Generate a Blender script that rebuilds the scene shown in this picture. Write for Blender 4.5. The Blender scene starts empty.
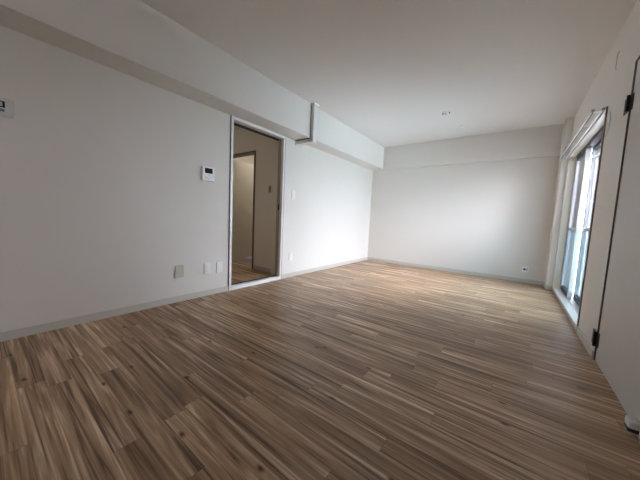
import bpy, bmesh, math, random
from mathutils import Matrix, Vector

random.seed(7)
S = bpy.context.scene
COL = S.collection

# ------------------------------------------------------------------ camera
def set_camera():
    f, yaw, pitch, roll, cx, cz = 259.07, 0.6427, -0.0863, 0.0452, 2.5833, 0.8886
    cy, sy = math.cos(yaw), math.sin(yaw)
    fwd = Vector((-sy * math.cos(pitch), cy * math.cos(pitch), math.sin(pitch)))
    right = Vector((cy, sy, 0)); up = right.cross(fwd)
    r = right * math.cos(roll) + up * math.sin(roll)
    u = -right * math.sin(roll) + up * math.cos(roll)
    cam = bpy.data.cameras.new('camera'); cam.sensor_width = 36; cam.lens = f / 640 * 36
    cam.clip_start = 0.02
    o = bpy.data.objects.new('camera', cam); COL.objects.link(o)
    m = Matrix(((r.x, u.x, -fwd.x, cx), (r.y, u.y, -fwd.y, 0), (r.z, u.z, -fwd.z, cz), (0, 0, 0, 1)))
    o.matrix_world = m
    S.camera = o
set_camera()

# ------------------------------------------------------------------ sky, daylight, exposure
SKY_TOP = (0.95, 0.93, 1.0)
SKY_LOW = (0.62, 0.62, 0.62)
SKY_STRENGTH = 13.5
S.view_settings.view_transform = 'Standard'
S.view_settings.look = 'None'
S.view_settings.gamma = 1.0
S.view_settings.use_curve_mapping = False
S.view_settings.exposure = 1.4
S.cycles.use_denoising = True
S.cycles.max_bounces = 14
S.cycles.diffuse_bounces = 10
S.cycles.transparent_max_bounces = 12
S.cycles.sample_clamp_indirect = 10.0

def make_world():
    w = bpy.data.worlds.new('sky'); S.world = w; w.use_nodes = True
    nt = w.node_tree; nt.nodes.clear()
    out = nt.nodes.new('ShaderNodeOutputWorld'); bg = nt.nodes.new('ShaderNodeBackground')
    tc = nt.nodes.new('ShaderNodeTexCoord'); sep = nt.nodes.new('ShaderNodeSeparateXYZ')
    rp = nt.nodes.new('ShaderNodeValToRGB')
    mp = nt.nodes.new('ShaderNodeMapRange'); mp.inputs[1].default_value = -1; mp.inputs[2].default_value = 1
    e = rp.color_ramp.elements
    e[0].position = 0.47; e[0].color = tuple(c * 0.45 for c in SKY_LOW) + (1,)
    e[1].position = 0.53; e[1].color = tuple(c * 0.62 for c in SKY_TOP) + (1,)
    e2 = e.new(1.0); e2.color = tuple(c * 1.9 for c in SKY_TOP) + (1,)
    nt.links.new(tc.outputs['Generated'], sep.inputs[0]); nt.links.new(sep.outputs[2], mp.inputs[0])
    nt.links.new(mp.outputs[0], rp.inputs[0]); nt.links.new(rp.outputs[0], bg.inputs[0])
    bg.inputs[1].default_value = SKY_STRENGTH
    nt.links.new(bg.outputs[0], out.inputs[0])
make_world()

W, D, H = 3.09, 5.25, 2.40       # room width, depth, ceiling height
ZB = 1.957                        # underside of the dropped beams
YN = -1.3                         # wall behind the camera
WY0, WY1, WZ0, WZ1 = 3.093, 4.913, 0.05, 1.866    # balcony window opening
DY0, DY1 = 1.726, 2.558           # hall doorway, over its frame
RY0, RY1, RZ = 1.69, 2.513, 1.945  # hinged door in the right wall
KY0, KY1, KZ0, KZ1 = -0.90, -0.25, 1.34, 1.85     # added unseen window for fill light, behind the camera
HW = 2.63                         # hall wall plane

def bounce_sun():
    l = bpy.data.lights.new('bounce_sun', 'SUN'); l.energy = 14; l.angle = math.radians(2); l.color = (1.0, 0.97, 0.92)
    o = bpy.data.objects.new('bounce_sun', l); COL.objects.link(o)
    # added sun, high behind the building: balcony bounce brightens the ceiling, never direct
    o.rotation_euler = Vector((0.24, 0.10, -1.0)).to_track_quat('-Z', 'Y').to_euler()
bounce_sun()

def area(name, loc, rot, sx, sy, power, color=(1, 1, 1), portal=False):
    l = bpy.data.lights.new(name, 'AREA'); l.shape = 'RECTANGLE'; l.size = sx; l.size_y = sy
    l.energy = power; l.color = color
    if portal: l.cycles.is_portal = True
    o = bpy.data.objects.new(name, l); COL.objects.link(o); o.location = loc; o.rotation_euler = rot
    return o
# portal only guides the sampling of sky light through the balcony window
area('window_portal', (W + 0.27, (WY0 + WY1) / 2, (WZ0 + WZ1) / 2), (0, math.pi / 2, 0), WZ1 - WZ0, WY1 - WY0, 1, portal=True)

area('fill_window_portal', (W + 0.22, (KY0 + KY1) / 2, (KZ0 + KZ1) / 2), (0, math.pi / 2, 0), KZ1 - KZ0, KY1 - KY0, 1, portal=True)  # sampling guide for the added fill window

# ------------------------------------------------------------------ materials
def mat(name, color, rough=0.6, metal=0.0, bump=0.0, bscale=200.0, spec=0.5, vary=0.0):
    m = bpy.data.materials.new(name); m.use_nodes = True
    nt = m.node_tree; b = nt.nodes['Principled BSDF']
    b.inputs['Base Color'].default_value = (*color, 1); b.inputs['Roughness'].default_value = rough
    b.inputs['Metallic'].default_value = metal; b.inputs['Specular IOR Level'].default_value = spec
    geo = nt.nodes.new('ShaderNodeNewGeometry')
    n = nt.nodes.new('ShaderNodeTexNoise'); n.inputs['Scale'].default_value = bscale; n.inputs['Detail'].default_value = 3
    nt.links.new(geo.outputs['Position'], n.inputs['Vector'])
    if bump:
        bp = nt.nodes.new('ShaderNodeBump'); bp.inputs['Strength'].default_value = bump; bp.inputs['Distance'].default_value = 0.002
        nt.links.new(n.outputs['Fac'], bp.inputs['Height']); nt.links.new(bp.outputs[0], b.inputs['Normal'])
    if vary:
        hs = nt.nodes.new('ShaderNodeHueSaturation'); hs.inputs['Color'].default_value = (*color, 1)
        mr = nt.nodes.new('ShaderNodeMapRange'); mr.inputs[3].default_value = 1 - vary; mr.inputs[4].default_value = 1 + vary
        nt.links.new(n.outputs['Fac'], mr.inputs[0]); nt.links.new(mr.outputs[0], hs.inputs['Value'])
        nt.links.new(hs.outputs[0], b.inputs['Base Color'])
    return m

M = {}
M['wallpaper'] = mat('wallpaper', (0.74, 0.716, 0.677), 0.75, bump=0.25, bscale=220, spec=0.25, vary=0.02)
M['ceiling_paper'] = mat('ceiling_paper', (0.76, 0.742, 0.722), 0.8, bump=0.25, bscale=220, spec=0.2, vary=0.02)
M['hall_paper'] = mat('hall_paper', (0.74, 0.70, 0.62), 0.8, bump=0.2, spec=0.2, vary=0.02)
M['skirting'] = mat('skirting', (0.57, 0.55, 0.50), 0.5, vary=0.03)
M['white_trim'] = mat('white_trim', (0.80, 0.80, 0.79), 0.35, vary=0.01)
M['cream_trim'] = mat('cream_trim', (0.78, 0.765, 0.69), 0.4, vary=0.02)
M['white_plastic'] = mat('white_plastic', (0.85, 0.86, 0.86), 0.35, vary=0.01)
M['rail_white'] = mat('rail_white', (0.93, 0.93, 0.94), 0.22, vary=0.01)
M['plate_white'] = mat('plate_white', (0.83, 0.825, 0.81), 0.35, vary=0.01)
M['grey_plastic'] = mat('grey_plastic', (0.45, 0.46, 0.46), 0.45, vary=0.02)
M['beige_plastic'] = mat('beige_plastic', (0.58, 0.56, 0.45), 0.45, vary=0.02)
M['black_gloss'] = mat('black_gloss', (0.010, 0.011, 0.012), 0.5, spec=0.15, vary=0.02)
M['black_metal'] = mat('black_metal', (0.02, 0.02, 0.021), 0.4, 0.6, vary=0.05)
M['dark_gap'] = mat('dark_gap', (0.03, 0.03, 0.03), 0.8, vary=0.05)
M['teal_button'] = mat('teal_button', (0.12, 0.22, 0.27), 0.4, vary=0.02)
M['shade_line'] = mat('shade_line', (0.12, 0.113, 0.11), 0.7, vary=0.05)  # dark colour standing in for shaded gaps and recess edges at the doors
M['lcd'] = mat('lcd', (0.45, 0.48, 0.46), 0.3, vary=0.02)
M['duct_white'] = mat('duct_white', (0.76, 0.75, 0.73), 0.4, vary=0.01)
M['aluminium'] = mat('aluminium', (0.62, 0.64, 0.66), 0.38, 0.75, vary=0.03)
M['pocket_door'] = mat('pocket_door', (0.36, 0.33, 0.28), 0.5, vary=0.03)
M['shaded_trim'] = mat('shaded_trim', (0.16, 0.13, 0.12), 0.5, vary=0.03)  # near casing piece of the window, its shade put into the colour
M['sash_white'] = mat('sash_white', (0.80, 0.82, 0.84), 0.4, 0.1, vary=0.02)
M['dark_alu'] = mat('dark_alu', (0.06, 0.06, 0.065), 0.45, 0.4, vary=0.03)
M['door_skin'] = mat('door_skin', (0.60, 0.59, 0.57), 0.5, vary=0.015)
M['brown_trim'] = mat('brown_trim', (0.13, 0.085, 0.05), 0.5, vary=0.08)
M['door_beige'] = mat('door_beige', (0.52, 0.485, 0.41), 0.5, vary=0.02)
M['lavender'] = mat('lavender', (0.62, 0.60, 0.74), 0.6, vary=0.02)
M['steel'] = mat('steel', (0.55, 0.55, 0.56), 0.3, 0.9, vary=0.03)
M['concrete'] = mat('concrete', (0.74, 0.73, 0.72), 0.85, bump=0.4, bscale=60, vary=0.08)
M['turquoise_panel'] = mat('turquoise_panel', (0.25, 0.37, 0.42), 0.4, vary=0.02)

def glass(name, tint, haze):
    m = bpy.data.materials.new(name); m.use_nodes = True
    nt = m.node_tree; nt.nodes.clear()
    out = nt.nodes.new('ShaderNodeOutputMaterial')
    tr = nt.nodes.new('ShaderNodeBsdfTransparent'); tr.inputs[0].default_value = (*tint, 1)
    gl = nt.nodes.new('ShaderNodeBsdfGlossy'); gl.inputs['Roughness'].default_value = 0.05
    tl = nt.nodes.new('ShaderNodeBsdfTranslucent'); tl.inputs[0].default_value = (*tint, 1)
    fr = nt.nodes.new('ShaderNodeFresnel'); fr.inputs[0].default_value = 1.45
    m1 = nt.nodes.new('ShaderNodeMixShader'); m1.inputs[0].default_value = haze
    m2 = nt.nodes.new('ShaderNodeMixShader')
    nt.links.new(tr.outputs[0], m1.inputs[1]); nt.links.new(tl.outputs[0], m1.inputs[2])
    nt.links.new(fr.outputs[0], m2.inputs[0]); nt.links.new(m1.outputs[0], m2.inputs[1]); nt.links.new(gl.outputs[0], m2.inputs[2])
    nt.links.new(m2.outputs[0], out.inputs[0])
    return m
M['glass'] = glass('window_glass', (0.955, 0.965, 0.985), 0.03)
M['frosted'] = glass('frosted_glass', (0.78, 0.89, 0.94), 0.08)

def plank_material():
    m = bpy.data.materials.new('plank_floor'); m.use_nodes = True
    nt = m.node_tree; N = nt.nodes; L = nt.links; b = N['Principled BSDF']
    def mth(op, a, c=None, d=None):
        n = N.new('ShaderNodeMath'); n.operation = op
        for i, v in enumerate((a, c, d)):
            if v is None: continue
            if hasattr(v, 'links'): L.new(v, n.inputs[i])
            else: n.inputs[i].default_value = v
        return n.outputs[0]
    def comb(x, y, z):
        n = N.new('ShaderNodeCombineXYZ')
        for i, v in enumerate((x, y, z)):
            if hasattr(v, 'links'): L.new(v, n.inputs[i])
            else: n.inputs[i].default_value = v
        return n.outputs[0]
    def white(v, dim='2D'):
        n = N.new('ShaderNodeTexWhiteNoise'); n.noise_dimensions = dim
        L.new(v, n.inputs['W' if dim == '1D' else 'Vector']); return n.outputs[0]
    def noise(v, scale, detail, dist=0.0, rough=0.5):
        n = N.new('ShaderNodeTexNoise'); n.inputs['Scale'].default_value = scale; n.inputs['Detail'].default_value = detail
        n.inputs['Distortion'].default_value = dist; n.inputs['Roughness'].default_value = rough
        L.new(v, n.inputs['Vector']); return n.outputs[0]
    def ramp(v, stops):
        n = N.new('ShaderNodeValToRGB'); e = n.color_ramp.elements
        while len(e) < len(stops): e.new(0.5)
        for k, (p, c) in enumerate(stops):
            e[k].position = p; e[k].color = (*c, 1) if len(c) == 3 else c
        L.new(v, n.inputs[0]); return n.outputs[0]
    def mix(fac, a, c, mode='MIX'):
        n = N.new('ShaderNodeMix'); n.data_type = 'RGBA'; n.blend_type = mode
        if hasattr(fac, 'links'): L.new(fac, n.inputs[0])
        else: n.inputs[0].default_value = fac
        for i, v in ((6, a), (7, c)):
            if hasattr(v, 'links'): L.new(v, n.inputs[i])
            else: n.inputs[i].default_value = (*v, 1)
        return n.outputs[2]
    geo = N.new('ShaderNodeNewGeometry'); sep = N.new('ShaderNodeSeparateXYZ'); L.new(geo.outputs['Position'], sep.inputs[0])
    x, y = sep.outputs[0], sep.outputs[1]
    PW = 0.091
    yr = mth('DIVIDE', mth('ADD', y, 0.006), PW)
    row = mth('FLOOR', yr); fy = mth('SUBTRACT', yr, row)
    rnd = white(row, '1D')
    xs = mth('DIVIDE', mth('ADD', x, mth('MULTIPLY', rnd, 7.3)), 0.91)
    col = mth('FLOOR', xs); fx = mth('SUBTRACT', xs, col)
    cell = white(comb(row, col, 0.0))
    cell2 = white(comb(col, row, 0.0))
    off = mth('MULTIPLY', cell, 37.0)
    # broad flame figure, medium streaks, fine grain: all stretched along the plank
    v1 = comb(mth('ADD', mth('MULTIPLY', x, 0.9), off), mth('ADD', mth('MULTIPLY', y, 18.0), off), cell)
    v2 = comb(mth('ADD', mth('MULTIPLY', x, 1.0), off), mth('ADD', mth('MULTIPLY', y, 48.0), off), cell2)
    v3 = comb(mth('MULTIPLY', x, 7.0), mth('MULTIPLY', y, 190.0), cell)
    f1 = noise(v1, 1.0, 3, 1.9); f2 = noise(v2, 1.0, 4, 1.0, 0.55); f3 = noise(v3, 1.0, 2)
    base = ramp(f1, [(0.28, (0.15, 0.080, 0.038)), (0.39, (0.32, 0.203, 0.112)), (0.53, (0.485, 0.322, 0.198)), (0.61, (0.645, 0.466, 0.318)), (0.67, (0.80, 0.630, 0.470))])
    streak = ramp(f2, [(0.34, (0.16, 0.10, 0.07)), (0.40, (0.52, 0.44, 0.37)), (0.46, (0.92, 0.90, 0.88)), (0.58, (1, 1, 1)), (0.66, (1.38, 1.42, 1.46))])
    c = mix(0.85, base, streak, 'MULTIPLY')
    fine = ramp(f3, [(0.3, (0.86, 0.85, 0.84)), (0.7, (1.07, 1.07, 1.07))])
    c = mix(0.8, c, fine, 'MULTIPLY')
    tone = ramp(cell2, [(0.0, (0.82, 0.77, 0.73)), (0.3, (0.94, 0.93, 0.92)), (0.7, (1.03, 1.03, 1.02)), (1.0, (1.10, 1.10, 1.09))])
    c = mix(1.0, c, tone, 'MULTIPLY')
    # knots, with a short dark halo along the grain
    vo = N.new('ShaderNodeTexVoronoi'); vo.voronoi_dimensions = '2D'; vo.inputs['Scale'].default_value = 1.0; vo.inputs['Randomness'].default_value = 1.0
    kd = noise(comb(mth('MULTIPLY', x, 25.0), mth('MULTIPLY', y, 40.0), 0.0), 1.0, 2)
    L.new(comb(mth('ADD', mth('MULTIPLY', x, 3.0), mth('MULTIPLY', kd, 0.05)), mth('ADD', mth('MULTIPLY', y, 6.5), mth('MULTIPLY', kd, 0.07)), 0.0), vo.inputs['Vector'])
    kn = ramp(vo.outputs['Distance'], [(0.022, (0.13, 0.08, 0.055)), (0.042, (0.50, 0.40, 0.33)), (0.085, (1, 1, 1))])
    ksep = N.new('ShaderNodeSeparateColor'); L.new(vo.outputs['Color'], ksep.inputs[0])
    c = mix(mth('GREATER_THAN', ksep.outputs[0], 0.72), c, mix(1.0, c, kn, 'MULTIPLY'))
    # seams
    ey = mth('MINIMUM', fy, mth('SUBTRACT', 1.0, fy)); ex = mth('MINIMUM', fx, mth('SUBTRACT', 1.0, fx))
    sy = mth('LESS_THAN', ey, 0.009); sx = mth('LESS_THAN', ex, 0.0014)
    seam = mth('MAXIMUM', sy, sx)
    c = mix(mth('MULTIPLY', seam, 0.55), c, (0.11, 0.066, 0.04))
    L.new(c, b.inputs['Base Color'])
    rr = N.new('ShaderNodeMapRange'); rr.inputs[3].default_value = 0.38; rr.inputs[4].default_value = 0.46
    L.new(f2, rr.inputs[0]); L.new(rr.outputs[0], b.inputs['Roughness'])
    b.inputs['Specular IOR Level'].default_value = 0.52
    bp = N.new('ShaderNodeBump'); bp.inputs['Strength'].default_value = 0.12; bp.inputs['Distance'].default_value = 0.001
    hgt = mth('SUBTRACT', mth('MULTIPLY', f3, 0.5), seam)
    L.new(hgt, bp.inputs['Height']); L.new(bp.outputs[0], b.inputs['Normal'])
    return m
M['planks'] = plank_material()

# ------------------------------------------------------------------ mesh helpers
class MB:
    def __init__(s): s.bm = bmesh.new()
    def box(s, x0, x1, y0, y1, z0, z1, bev=0.0, seg=2):
        r = bmesh.ops.create_cube(s.bm, size=1.0)
        vs = r['verts']
        for v in vs:
            v.co = Vector(((x0 + x1) / 2 + v.co.x * (x1 - x0), (y0 + y1) / 2 + v.co.y * (y1 - y0), (z0 + z1) / 2 + v.co.z * (z1 - z0)))
        if bev:
            es = list({e for v in vs for e in v.link_edges})
            bmesh.ops.bevel(s.bm, geom=es, offset=bev, segments=seg, affect='EDGES', profile=0.5)
        return s
    def cyl(s, p0, p1, r0, r1=None, seg=20):
        r1 = r0 if r1 is None else r1
        p0, p1 = Vector(p0), Vector(p1); d = p1 - p0
        q = d.to_track_quat('Z', 'Y').to_matrix().to_4x4()
        bmesh.ops.create_cone(s.bm, cap_ends=True, segments=seg, radius1=r0, radius2=r1, depth=d.length, matrix=Matrix.Translation((p0 + p1) / 2) @ q)
        return s
    def tube(s, pts, r, seg=10):
        pts = [Vector(p) for p in pts]; rings = []
        for i, p in enumerate(pts):
            t = (pts[min(i + 1, len(pts) - 1)] - pts[max(i - 1, 0)]).normalized()
            a = t.orthogonal() if i == 0 else (rings_a - t * rings_a.dot(t))
            a.normalize(); rings_a = a; bb = t.cross(a)
            rings.append([s.bm.verts.new(p + (a * math.cos(k * 2 * math.pi / seg) + bb * math.sin(k * 2 * math.pi / seg)) * r) for k in range(seg)])
        for A, B in zip(rings, rings[1:]):
            for k in range(seg): s.bm.faces.new((A[k], A[(k + 1) % seg], B[(k + 1) % seg], B[k]))
        s.bm.faces.new(rings[0][::-1]); s.bm.faces.new(rings[-1])
        return s
    def lathe(s, prof, origin, axis='z', seg=32):
        # prof: (radius, height) list
        rings = []
        for r, h in prof:
            ring = []
            for k in range(seg):
                a = k * 2 * math.pi / seg
                c, d = r * math.cos(a), r * math.sin(a)
                v = {'z': (c, d, h), 'x': (h, c, d), 'y': (c, h, d)}[axis]
                ring.append(s.bm.verts.new(Vector(origin) + Vector(v)))
            rings.append(ring)
        for A, B in zip(rings, rings[1:]):
            for k in range(seg): s.bm.faces.new((A[k], A[(k + 1) % seg], B[(k + 1) % seg], B[k]))
        s.bm.faces.new(rings[0][::-1]); s.bm.faces.new(rings[-1])
        return s
    def build(s, name, material, parent=None, smooth=False):
        bmesh.ops.recalc_face_normals(s.bm, faces=s.bm.faces)
        me = bpy.data.meshes.new(name); s.bm.to_mesh(me); s.bm.free()
        me.materials.append(material)
        if smooth:
            me.polygons.foreach_set('use_smooth', [True] * len(me.polygons)); me.set_sharp_from_angle(angle=math.radians(35))
        o = bpy.data.objects.new(name, me); COL.objects.link(o)
        if parent is not None: o.parent = parent
        return o

def struct(o, label=None):
    o['kind'] = 'structure'
    if label: o['label'] = label
    return o
def tag(o, label, cat, group=None):
    o['label'] = label; o['category'] = cat
    if group: o['group'] = group
    return o
def thing(name, label, cat, loc, group=None):
    o = bpy.data.objects.new(name, None); COL.objects.link(o); o.location = loc; o.empty_display_size = 0.05
    return tag(o, label, cat, group)

# ------------------------------------------------------------------ room shell
T = 0.15
struct(MB().box(-0.02, W + 0.19, YN - 0.02, D + 0.02, -0.1, 0).build('floor', M['planks']), 'floor of brown acacia planks')
struct(MB().box(-T, W + T, YN - T, D + T, H, H + 0.12).build('ceiling', M['ceiling_paper']), 'plain off-white papered ceiling')
b = MB()
b.box(-T, 0, YN, DY0 + 0.01, -0.1, H); b.box(-T, 0, DY1 - 0.01, D, -0.1, H); b.box(-T, 0, DY0 + 0.01, DY1 - 0.01, ZB - 0.008, H)
struct(b.build('wall_left', M['wallpaper']), 'long white left wall with the hall doorway')
struct(MB().box(-T, W + T, D, D + T, -0.1, H).build('wall_back', M['wallpaper']), 'white far wall')
struct(MB().box(-T, W + T, YN - T, YN, -0.1, H).build('wall_front', M['wallpaper']), 'white wall behind the camera')
b = MB()
b.box(W, W + 0.2, WY1, D, -0.1, H); b.box(W, W + 0.2, WY0, WY1, WZ1, H); b.box(W, W + 0.2, WY0, WY1, -0.1, WZ0 - 0.012)
b.box(W, W + 0.2, RY1 + 0.003, WY0, -0.1, H); b.box(W, W + 0.2, RY0 - 0.003, RY1 + 0.003, RZ + 0.003, H); b.box(W, W + 0.2, KY1, RY0 - 0.003, -0.1, H)
b.box(W, W + 0.2, YN, KY0, -0.1, H); b.box(W, W + 0.2, KY0, KY1, -0.1, KZ0); b.box(W, W + 0.2, KY0, KY1, KZ1, H)
struct(b.build('wall_right', M['wallpaper']), 'white right wall with balcony window and hinged door')
struct(MB().box(0, 0.262, YN, D, ZB, H).build('trim_1', M['wallpaper']), 'dropped white beam along the left wall')
struct(MB().box(0.262, W, D - 0.062, D, ZB, H).build('trim_2', M['wallpaper']), 'shallow white beam across the far wall')
struct(MB().box(3.015, W, 4.953, D, 0, H, 0.004).build('trim_3', M['wallpaper']), 'slim white corner column beside the balcony window')
BH = 0.06
struct(MB().box(0, 0.009, YN, DY0, 0, BH, 0.002).build('baseboard_left', M['skirting']))
struct(MB().box(0, 0.009, DY1, D, 0, BH, 0.002).build('baseboard_left', M['skirting']))
struct(MB().box(0.009, 3.015, D - 0.009, D, 0, BH, 0.002).build('baseboard_back', M['skirting']))
b = MB(); b.box(3.006, 3.015, 4.944, D - 0.009, 0, BH, 0.002); b.box(3.015, W, 4.944, 4.953, 0, BH, 0.002)
struct(b.build('baseboard_corner', M['skirting']))
struct(MB().box(W - 0.009, W, RY1 + 0.012, WY0 - 0.016, 0, BH, 0.002).build('baseboard_right', M['skirting']))
struct(MB().box(W - 0.009, W, YN, RY0 - 0.035, 0, BH, 0.002).build('baseboard_right', M['skirting']))
struct(MB().box(0.009, W, YN, YN + 0.009, 0, BH, 0.002).build('baseboard_front', M['skirting']))

# ------------------------------------------------------------------ hall behind the doorway
HX = -2.3
struct(MB().box(HX, -0.06, 0.5, HW + 1.5, -0.1, 0.032).build('floor_hall', M['planks']), 'plank floor of the dim hall')
struct(MB().box(HX, -T, 0.6, HW + 1.5, 2.25, 2.4).build('ceiling_hall', M['hall_paper']))
DX0, DX1, DZ = -1.45, -0.70, 1.855
b = MB(); b.box(DX1, -0.09, HW, HW + 0.1, 0.0, 2.3); b.box(HX, DX0, HW, HW + 0.1, 0.0, 2.3); b.box(DX0, DX1, HW, HW + 0.1, DZ, 2.3)
struct(b.build('wall_hall', M['hall_paper']), 'dim beige hall wall with an inner doorway')
struct(MB().box(HX - 0.1, HX, 0.6, HW + 1.5, 0, 2.3).build('wall_hall_far', M['hall_paper']))
struct(MB().box(HX, -T, 0.5, 0.6, 0, 2.3).build('wall_hall_near', M['hall_paper']))
b = MB(); b.box(-0.65, -0.55, HW + 0.1, HW + 1.5, 0, 2.3); b.box(HX, -0.55, HW + 1.4, HW + 1.5, 0, 2.3)
struct(b.build('wall_washroom', M['hall_paper']))
struct(MB().box(DX1 + 0.035, -0.095, HW - 0.009, HW, 0.032, 0.032 + BH, 0.002).build('baseboard_hall', M['skirting']))
def fill_light(name, loc, power, color):
    l = bpy.data.lights.new(name, 'POINT'); l.energy = power; l.color = color; l.shadow_soft_size = 0.12
    o = bpy.data.objects.new(name, l); COL.objects.link(o); o.location = loc
fill_light('hall_fill', (-1.35, 1.35, 2.05), 1.1, (1.0, 0.95, 0.90))  # added fill light, no fixture behind it
fill_light('washroom_fill', (-1.05, HW + 0.85, 2.08), 3.8, (1.0, 0.96, 0.91))  # unseen light added to brighten the room past the inner doorway
# inner doorway: dark brown frame, pale threshold, open leaf
d2 = struct(bpy.data.objects.new('door_2', None), 'inner hall doorway with dark brown frame'); COL.objects.link(d2)
b = MB(); b.box(DX1 - 0.014, DX1 + 0.012, HW - 0.012, HW + 0.11, 0.032, DZ + 0.012, 0.002); b.box(DX0 - 0.02, DX0 + 0.02, HW - 0.012, HW + 0.11, 0.032, DZ + 0.012, 0.002)
b.box(DX0 - 0.02, DX1 + 0.012, HW - 0.012, HW + 0.11, DZ - 0.014, DZ + 0.012, 0.002)
b.build('door_frame', M['brown_trim'], d2)
MB().box(DX0 + 0.02, DX1 - 0.02, HW - 0.01, HW + 0.05, 0.0, 0.042, 0.002).build('threshold', M['door_beige'], d2)
MB().box(-1.395, -1.36, HW + 0.03, HW + 0.78, 0.045, 1.80, 0.004).build('door_leaf', M['door_beige'], d2)
tag(MB().box(-1.33, -1.06, HW + 0.30, HW + 0.46, 0.032, 0.105, 0.01).build('floor_mat', M['lavender']),
    'small pale lavender slab on the dark floor inside the inner doorway', 'mat')

# ------------------------------------------------------------------ hall doorway frame
d1 = struct(bpy.data.objects.new('door_1', None), 'open hall doorway with slim white frame'); COL.objects.link(d1)
P_ = 0.014
MB().box(0.0, P_ - 0.001, DY0 - 0.005, DY0 + 0.0005, 0, ZB - 0.003).build('gap_shade', M['shade_line'], d1)  # dark strips drawn for the shadow gap between frame and wallpaper
MB().box(0.0, P_ - 0.001, DY1 - 0.0005, DY1 + 0.007, 0, ZB - 0.003).build('gap_shade', M['shade_line'], d1)
b = MB(); b.box(-0.03, P_, DY0, DY0 + 0.03, 0, ZB - 0.003, 0.002); b.build('jamb', M['white_trim'], d1)
b = MB(); b.box(-0.03, P_, DY1 - 0.03, DY1, 0, ZB - 0.003, 0.002); b.build('jamb', M['white_trim'], d1)
b = MB(); b.box(-0.03, P_, DY0 + 0.034, DY1 - 0.03, ZB - 0.036, ZB - 0.003, 0.002); b.build('head', M['white_trim'], d1)
MB().box(-0.05, P_ - 0.002, DY0 + 0.034, DY1 - 0.03, 0, 0.043, 0.002).build('threshold', M['white_trim'], d1)
MB().box(-0.085, -0.048, DY0 + 0.03, DY1 - 0.034, 0, 0.0445).build('door_track', M['dark_gap'], d1)
MB().box(-T - 0.01, -0.03, DY0, DY0 + 0.03, 0, ZB - 0.008).build('lining', M['hall_paper'], d1)
MB().box(-T - 0.01, -0.03, DY0 + 0.03, DY1 - 0.03, ZB - 0.034, ZB - 0.008).build('lining', M['hall_paper'], d1)
pk = MB().box(-0.085, -0.03, DY1 - 0.034, DY1 - 0.004, 0.036, ZB - 0.036, 0.002).build('pocket_door_edge', M['pocket_door'], d1)
MB().box(-T - 0.01, -0.085, DY1 - 0.03, DY1 - 0.004, 0, ZB - 0.008).build('lining', M['hall_paper'], d1)
MB().box(-0.055, -0.034, DY1 - 0.036, DY1 - 0.033, 0.965, 1.045, 0.001).build('strike_plate', M['black_metal'], pk)
MB().box(-0.11, -0.07, DY0 + 0.034, DY1 - 0.03, ZB - 0.052, ZB - 0.036).build('head_track', M['dark_gap'], d1)

# ------------------------------------------------------------------ balcony window
w1 = struct(bpy.data.objects.new('window_1', None), 'sliding balcony window with aluminium sashes in a cream frame'); COL.objects.link(w1)
XR = W + 0.062
cz_ = 0.008
b = MB()
b.box(W - cz_, XR, WY1 - 0.012, WY1 + 0.014, WZ0, WZ1 + 0.012, 0.0015)
MB().box(W - cz_, XR, WY0 - 0.014, WY0 + 0.008, 0.0, WZ1 + 0.012, 0.0015).build('edge_trim', M['shaded_trim'], w1)
b.box(W - cz_, XR, WY0 + 0.008, WY1 - 0.012, WZ1 - 0.010, WZ1 + 0.012, 0.0015)
b.build('casing', M['cream_trim'], w1)
MB().box(W - cz_, XR + 0.1, WY0 + 0.008, WY1 + 0.014, 0.036, WZ0, 0.002).build('sill', M['white_trim'], w1)
MB().box(W - 0.004, W + 0.02, WY0 + 0.008, WY1 + 0.014, 0.0, 0.036).build('curb', M['skirting'], w1)
fx0, fx1 = XR, XR + 0.11
b = MB()
b.box(fx0, fx1, WY1 - 0.045, WY1, WZ0, WZ1, 0.002); b.box(fx0, fx1, WY0, WY0 + 0.045, WZ0, WZ1, 0.002)
b.box(fx0, fx1, WY0, WY1, WZ0 - 0.03, WZ0 + 0.004, 0.001)
b.build('outer_frame', M['aluminium'], w1)
MB().box(fx0, fx1, WY0 + 0.045, WY1 - 0.045, WZ1 - 0.045, WZ1, 0.001).build('head_channel', M['dark_alu'], w1)
def sash(x, y0, y1):
    t = 0.042; z0, z1, st = WZ0 + 0.006, WZ1 - 0.045, 0.04
    f = MB()
    f.box(x, x + t, y1 - st, y1, z0, z1, 0.003)
    f.box(x, x + t, y0 + st, y1 - st, 0.868, 0.905, 0.003)
    s_ = f.build('sash', M['aluminium'], w1)
    MB().box(x, x + t, y0, y0 + st, z0, z1, 0.003).build('meeting_stile', M['sash_white'], s_)
    r = MB(); r.box(x, x + t, y0 + st, y1 - st, z0, z0 + 0.055, 0.002); r.box(x, x + t, y0 + st, y1 - st, z1 - 0.035, z1, 0.002)
    r.build('rail', M['dark_alu'], s_)
    MB().box(x + t / 2 - 0.002, x + t / 2 + 0.002, y0 + st, y1 - st, 0.905, z1 - 0.035).build('pane', M['glass'], s_)
    MB().box(x + t / 2 - 0.002, x + t / 2 + 0.002, y0 + st, y1 - st, z0 + 0.055, 0.868).build('pane', M['frosted'], s_)
    return s_
ym = (WY0 + WY1) / 2
s_in = sash(fx0 + 0.004, 4.255, WY1 - 0.045)
s_out = sash(fx0 + 0.056, WY0 + 0.045, 4.30)
MB().box(fx0 + 0.060, fx0 + 0.096, WY0 + 0.085, 4.27, 1.70, 1.735, 0.003).build('crossbar', M['aluminium'], s_out)

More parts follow.
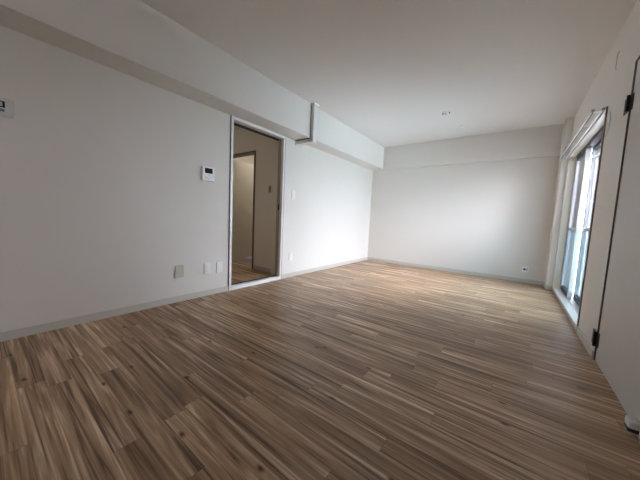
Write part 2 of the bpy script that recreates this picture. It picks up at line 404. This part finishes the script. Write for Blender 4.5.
# unseen window added as fill light, in the same wall behind the camera
w2 = struct(bpy.data.objects.new('fill_window', None), 'unseen window added for fill light in the right wall behind the camera'); COL.objects.link(w2)
b = MB(); b.box(W + 0.02, W + 0.16, KY0, KY0 + 0.04, KZ0, KZ1); b.box(W + 0.02, W + 0.16, KY1 - 0.04, KY1, KZ0, KZ1)
b.box(W + 0.02, W + 0.16, KY0, KY1, KZ0, KZ0 + 0.04); b.box(W + 0.02, W + 0.16, KY0, KY1, KZ1 - 0.04, KZ1)
b.box(W + 0.08, W + 0.12, (KY0 + KY1) / 2 - 0.02, (KY0 + KY1) / 2 + 0.02, KZ0, KZ1)
b.build('fill_window_frame', M['aluminium'], w2)
MB().box(W + 0.098, W + 0.102, KY0 + 0.04, KY1 - 0.04, KZ0 + 0.04, KZ1 - 0.04).build('pane', M['glass'], w2)

# balcony outside
struct(MB().box(W + 0.2, W + 1.45, -3, 16, -0.25, -0.08).build('floor_balcony', M['concrete']), 'concrete balcony floor outside the window')
b = MB(); b.box(W + 1.35, W + 1.40, -3, 16, -0.1, 1.12)
struct(b.build('wall_balcony', M['turquoise_panel']), 'pale turquoise balcony parapet')
struct(MB().box(W + 0.2, W + 1.35, 5.9, 5.94, -0.08, 0.95, 0.004).build('wall_balcony_partition', M['turquoise_panel']), 'turquoise balcony partition beyond the window')
struct(MB().box(W + 0.2, W + 1.35, 2.2, 2.24, -0.08, 2.3, 0.004).build('balcony_light_block', M['turquoise_panel']), 'unseen tall screen added to cut grazing light short of the window')  # placed to block sky light grazing the corner column and far wall

# ------------------------------------------------------------------ hinged door, right wall
d3 = struct(bpy.data.objects.new('door_3', None), 'pale flush door with black hinges in the right wall'); COL.objects.link(d3)
MB().box(W + 0.007, W + 0.045, RY0, RY1 - 0.004, 0.002, RZ - 0.003, 0.002).build('door_leaf', M['door_skin'], d3)
b = MB(); b.box(W - 0.003, W + 0.1, RY0 - 0.035, RY0 - 0.003, 0, RZ + 0.03, 0.002)
b.box(W - 0.003, W + 0.006, RY0 - 0.035, RY1 + 0.003, RZ + 0.003, RZ + 0.012, 0.001)
b.build('door_frame', M['white_trim'], d3)
MB().box(W + 0.05, W + 0.19, RY0 - 0.002, RY1 + 0.002, 0, RZ + 0.002).build('door_lining', M['dark_gap'], d3)
MB().box(W - 0.0008, W + 0.012, RY1, RY1 + 0.0022, 0.0, RZ + 0.002).build('recess_shade', M['shade_line'], d3)  # dark strip painted for the shaded edge where the door is recessed
MB().box(W - 0.0008, W + 0.012, RY0, RY1, RZ - 0.0028, RZ + 0.002).build('recess_shade', M['shade_line'], d3)
def hinge(z):
    h = MB()
    h.box(W - 0.006, W + 0.002, RY1 + 0.012, RY1 + 0.085, z, z + 0.10, 0.002)
    o = h.build('hinge', M['black_metal'], d3)
    MB().box(W + 0.004, W + 0.013, RY1 - 0.034, RY1 - 0.004, z, z + 0.10, 0.002).build('hinge_leaf', M['black_metal'], o)
    k = MB()
    for q in range(3): k.cyl((W - 0.008, RY1 + 0.004, z + q * 0.0337), (W - 0.008, RY1 + 0.004, z + q * 0.0337 + 0.0325), 0.0085, seg=16)
    k.build('knuckle', M['black_metal'], o, True)
hinge(0.098); hinge(1.645)
st = MB().box(W - 0.030, W + 0.011, 1.712, 1.766, 0.014, 0.054, 0.012, 4).build('door_catch', M['white_plastic'], d3, True)
MB().box(W - 0.028, W + 0.009, 1.716, 1.762, 0.0, 0.014, 0.003).build('catch_shadow', M['dark_gap'], st)  # dark block drawn as the shadow under the catch

# ------------------------------------------------------------------ curtain rail over the window
cr = thing('curtain_rail', 'white double curtain rail on brackets along the top of the balcony window', 'curtain rail', (W, 4.0, 1.84))
def rel(o, x, y, z): return (x - o.location.x, y - o.location.y, z - o.location.z)
for xr, zz in ((W - 0.03, 1.850), (W - 0.09, 1.850)):
    b = MB(); b.box(xr - 0.009 - W, xr + 0.009 - W, 3.05 - 4.0, 4.945 - 4.0, zz - 0.007 - 1.84, zz + 0.007 - 1.84, 0.003)
    r_ = b.build('rail', M['rail_white'], cr, True)
    for ye in (3.05, 4.945):
        MB().box(xr - 0.010 - W, xr + 0.010 - W, ye - 4.0 - 0.009, ye - 4.0 + 0.009, zz - 0.010 - 1.84, zz + 0.010 - 1.84, 0.003).build('end_cap', M['grey_plastic'], r_)
    MB().box(xr + 0.003 - W, xr + 0.0085 - W, 3.07 - 4.0, 4.925 - 4.0, zz - 0.0085 - 1.84, zz - 0.0065 - 1.84).build('runner_slot', M['dark_gap'], r_)
for yb in (3.12, 3.50, 4.18, 4.88):
    b = MB()
    b.box(-0.006, 0.0, yb - 4.0 - 0.012, yb - 4.0 + 0.012, -0.01, 0.05, 0.002)
    b.box(-0.105, -0.004, yb - 4.0 - 0.016, yb - 4.0 + 0.016, 0.0175, 0.0225, 0.001)
    b.box(-0.105, -0.100, yb - 4.0 - 0.008, yb - 4.0 + 0.008, 0.004, 0.0225, 0.001)
    b.build('bracket', M['rail_white'], cr)

# tassel hooks either side of the window, loose wire on the wall
def tassel_hook(y, label):
    h = thing('tassel_hook', label, 'hook', (W, y, 1.122), 'curtain tassel hooks')
    MB().lathe([(0.009, 0.0), (0.009, -0.003), (0.005, -0.005)], (0, 0, 0), 'x').build('base', M['steel'], h, True)
    MB().tube([(-0.004, 0, 0), (-0.016, 0, 0), (-0.024, 0, -0.003), (-0.030, 0, 0.004), (-0.031, 0, 0.014)], 0.0028).build('hook_arm', M['steel'], h, True)
tassel_hook(4.935, 'tiny pale hook on the far side of the balcony window by the corner column')
tassel_hook(3.072, 'small metal hook on the near side of the balcony window halfway up')
pts = [(W - 0.004, 2.925, 2.215), (W - 0.012, 2.925, 2.205), (W - 0.013, 2.93, 2.17), (W - 0.011, 2.94, 2.135), (W - 0.009, 2.955, 2.11), (W - 0.004, 2.962, 2.098)]
tag(MB().tube(pts, 0.0028).build('hanging_wire', M['grey_plastic'], None, True),
    'short thin grey wire high on the right wall above the curtain rail end', 'wire')
pts = [(W - 0.004, 2.975, 1.80), (W - 0.008, 2.93, 1.765), (W - 0.009, 2.905, 1.72), (W - 0.008, 2.925, 1.665), (W - 0.006, 2.97, 1.63), (W - 0.004, 3.03, 1.625)]
tag(MB().tube(pts, 0.0028).build('pull_cord', M['grey_plastic'], None, True),
    'thin looped grey pull cord on the wall beside the upper near corner of the window', 'cord')

# ------------------------------------------------------------------ things on the left wall
def plate(name, label, cat, y0, y1, z0, z1, depth, m, insert, group=None):
    o = thing(name, label, cat, (0, (y0 + y1) / 2, (z0 + z1) / 2), group)
    hw, hh = (y1 - y0) / 2, (z1 - z0) / 2
    MB().box(0, depth, -hw, hw, -hh, hh, 0.003).build('plate', m, o)
    insert(o, depth, hw, hh)
    return o
def sockets(o, d, hw, hh):
    for z in (-0.018, 0.018):
        MB().box(d - 0.001, d + 0.0015, -0.013, 0.013, z - 0.013, z + 0.013, 0.001).build('socket', M['plate_white'], o)
def blank(o, d, hw, hh):
    MB().box(d - 0.001, d + 0.001, -hw * 0.75, hw * 0.75, -hh * 0.8, hh * 0.8, 0.0015).build('cover', M['beige_plastic'], o)
def jack(o, d, hw, hh):
    MB().box(d - 0.001, d + 0.002, -0.012, 0.012, -0.034, 0.034, 0.001).build('socket', M['plate_white'], o)
def rocker(o, d, hw, hh):
    MB().box(d - 0.001, d + 0.004, -0.022, 0.022, -0.047, 0.047, 0.0015).build('rocker', M['plate_white'], o)
plate('wall_plate', 'beige blank wall plate low on the left wall, farthest left of the low plates', 'wall plate', 1.138, 1.216, 0.243, 0.362, 0.016, M['beige_plastic'], blank)
plate('wall_outlet', 'white outlet low on the left wall between the beige plate and another white outlet', 'outlet', 1.428, 1.498, 0.236, 0.356, 0.012, M['plate_white'], sockets, 'white low outlets left of the hall doorway')
plate('wall_outlet', 'white outlet low on the left wall nearest the left side of the hall doorway', 'outlet', 1.571, 1.641, 0.232, 0.352, 0.012, M['plate_white'], jack, 'white low outlets left of the hall doorway')
plate('light_switch', 'white light switch at hand height on the wall just right of the hall doorway', 'switch', 2.722, 2.792, 1.13, 1.25, 0.010, M['plate_white'], rocker)
plate('wall_outlet', 'white outlet low on the bright wall just right of the hall doorway', 'outlet', 2.712, 2.782, 0.245, 0.365, 0.010, M['plate_white'], sockets)

ic = thing('intercom', 'white intercom with black screen on the left wall beside the hall doorway', 'intercom', (0, 1.461, 1.281))
MB().box(0, 0.030, -0.066, 0.066, -0.071, 0.071, 0.004).build('housing', M['white_plastic'], ic)
MB().box(0.029, 0.0315, -0.043, 0.040, 0.006, 0.058, 0.001).build('screen', M['black_gloss'], ic)
for (yy, zz, ww) in ((0.000, -0.018, 0.010), (0.020, -0.030, 0.007), (-0.005, -0.046, 0.007), (0.046, -0.020, 0.005)):
    MB().box(0.029, 0.0325, yy - ww, yy + ww, zz - 0.0035, zz + 0.0035, 0.001).build('button', M['grey_plastic'], ic)
for k in range(4):
    MB().box(0.029, 0.0308, -0.045, -0.018, -0.052 + k * 0.008, -0.049 + k * 0.008).build('speaker_slot', M['grey_plastic'], ic)

M['remote_grey'] = mat('remote_grey', (0.62, 0.63, 0.61), 0.45, vary=0.02)
rc = thing('water_heater_remote', 'pale bath heater control with small display at the left edge of the left wall', 'control panel', (0, 0.112, 1.477))
MB().box(0, 0.020, -0.062, 0.062, -0.054, 0.054, 0.006, 3).build('housing', M['remote_grey'], rc)
MB().box(0.019, 0.0212, -0.045, 0.027, -0.006, 0.032, 0.001).build('bezel', M['black_gloss'], rc)
MB().box(0.021, 0.022, -0.036, 0.017, 0.001, 0.026).build('display', M['lcd'], rc)
MB().box(0.019, 0.0225, -0.012, 0.024, -0.031, -0.014, 0.002).build('button', M['teal_button'], rc)
MB().box(0.019, 0.0225, -0.045, -0.018, -0.031, -0.014, 0.002).build('button', M['grey_plastic'], rc)
MB().box(0.0185, 0.0205, -0.055, 0.055, -0.041, -0.039).build('flap_line', M['grey_plastic'], rc)

# switch in the hall
hs = thing('hall_switch', 'small dark-edged switch on the dim hall wall seen through the doorway', 'switch', (-0.352, HW, 1.268))
MB().box(-0.035, 0.035, -0.010, 0, -0.06, 0.06, 0.003).build('plate', M['beige_plastic'], hs)
MB().box(0.006, 0.028, -0.013, -0.009, -0.045, 0.045, 0.001).build('rocker', M['black_gloss'], hs)

# outlet on the far wall
bo = thing('wall_outlet', 'white outlet with dark hole low on the far wall near the window corner', 'outlet', (2.766, D, 0.214))
MB().box(-0.042, 0.042, -0.010, 0, -0.05, 0.05, 0.003).build('plate', M['white_plastic'], bo)
MB().lathe([(0.016, -0.008), (0.016, -0.013), (0.012, -0.013)], (-0.010, 0, 0), 'y').build('socket', M['black_gloss'], bo, True)
MB().box(0.014, 0.030, -0.012, -0.009, -0.02, 0.02, 0.001).build('side_socket', M['grey_plastic'], bo)

# duct cover wrapped round the beam
dc = thing('duct_cover', 'white L-shaped duct cover running down the beam and back to the wall', 'duct cover', (0.262, 2.80, ZB))
MB().box(0, 0.055, -0.03, 0.045, -0.056, H - ZB - 0.03, 0.004).build('upright', M['duct_white'], dc)
MB().box(-0.262, 0.0, -0.03, 0.045, -0.056, 0, 0.004).build('return', M['duct_white'], dc)
MB().box(-0.003, 0.072, -0.045, 0.06, H - ZB - 0.032, H - ZB, 0.006, 3).build('ceiling_collar', M['duct_white'], dc)
MB().box(-0.262, -0.246, -0.042, 0.057, -0.068, 0, 0.004).build('wall_collar', M['duct_white'], dc)
MB().box(-0.006, 0.058, -0.033, 0.048, -0.059, -0.004, 0.006, 3).build('elbow', M['duct_white'], dc)

MB().box(0.0, 0.006, -0.034, -0.029, -0.010, H - ZB - 0.03).build('shade_strip', M['dark_gap'], dc)  # dark strips painted as the shadow gap along the duct
MB().box(-0.25, 0.006, -0.034, -0.029, -0.010, -0.0005).build('shade_strip', M['dark_gap'], dc)
# ceiling fittings
ro = thing('ceiling_rosette', 'small round ceiling light socket with dark underside slots', 'light socket', (1.69, 3.945, H))
MB().lathe([(0.042, 0), (0.042, -0.006), (0.036, -0.012), (0.030, -0.024), (0.024, -0.026)], (0, 0, 0)).build('body', M['white_plastic'], ro, True)
for a in (0, math.pi):
    MB().box(-0.014, 0.014, -0.004 + 0.012 * math.cos(a), 0.004 + 0.012 * math.cos(a), -0.0275, -0.0255).build('slot', M['black_gloss'], ro)
for sx_ in (-1, 1):
    MB().box(sx_ * 0.040 - 0.006, sx_ * 0.040 + 0.006, -0.008, 0.008, -0.022, -0.002, 0.002).build('hanger', M['black_metal'], ro)
dd = thing('ceiling_fitting', 'flat white round fitting on the ceiling nearer the far wall', 'ceiling fitting', (1.782, 4.60, H))
MB().lathe([(0.038, 0), (0.038, -0.004), (0.030, -0.011), (0.016, -0.014)], (0, 0, 0)).build('cap', M['white_plastic'], dd, True)
MB().lathe([(0.010, -0.012), (0.010, -0.017), (0.006, -0.019)], (0, 0, 0)).build('centre_button', M['white_plastic'], dd, True)
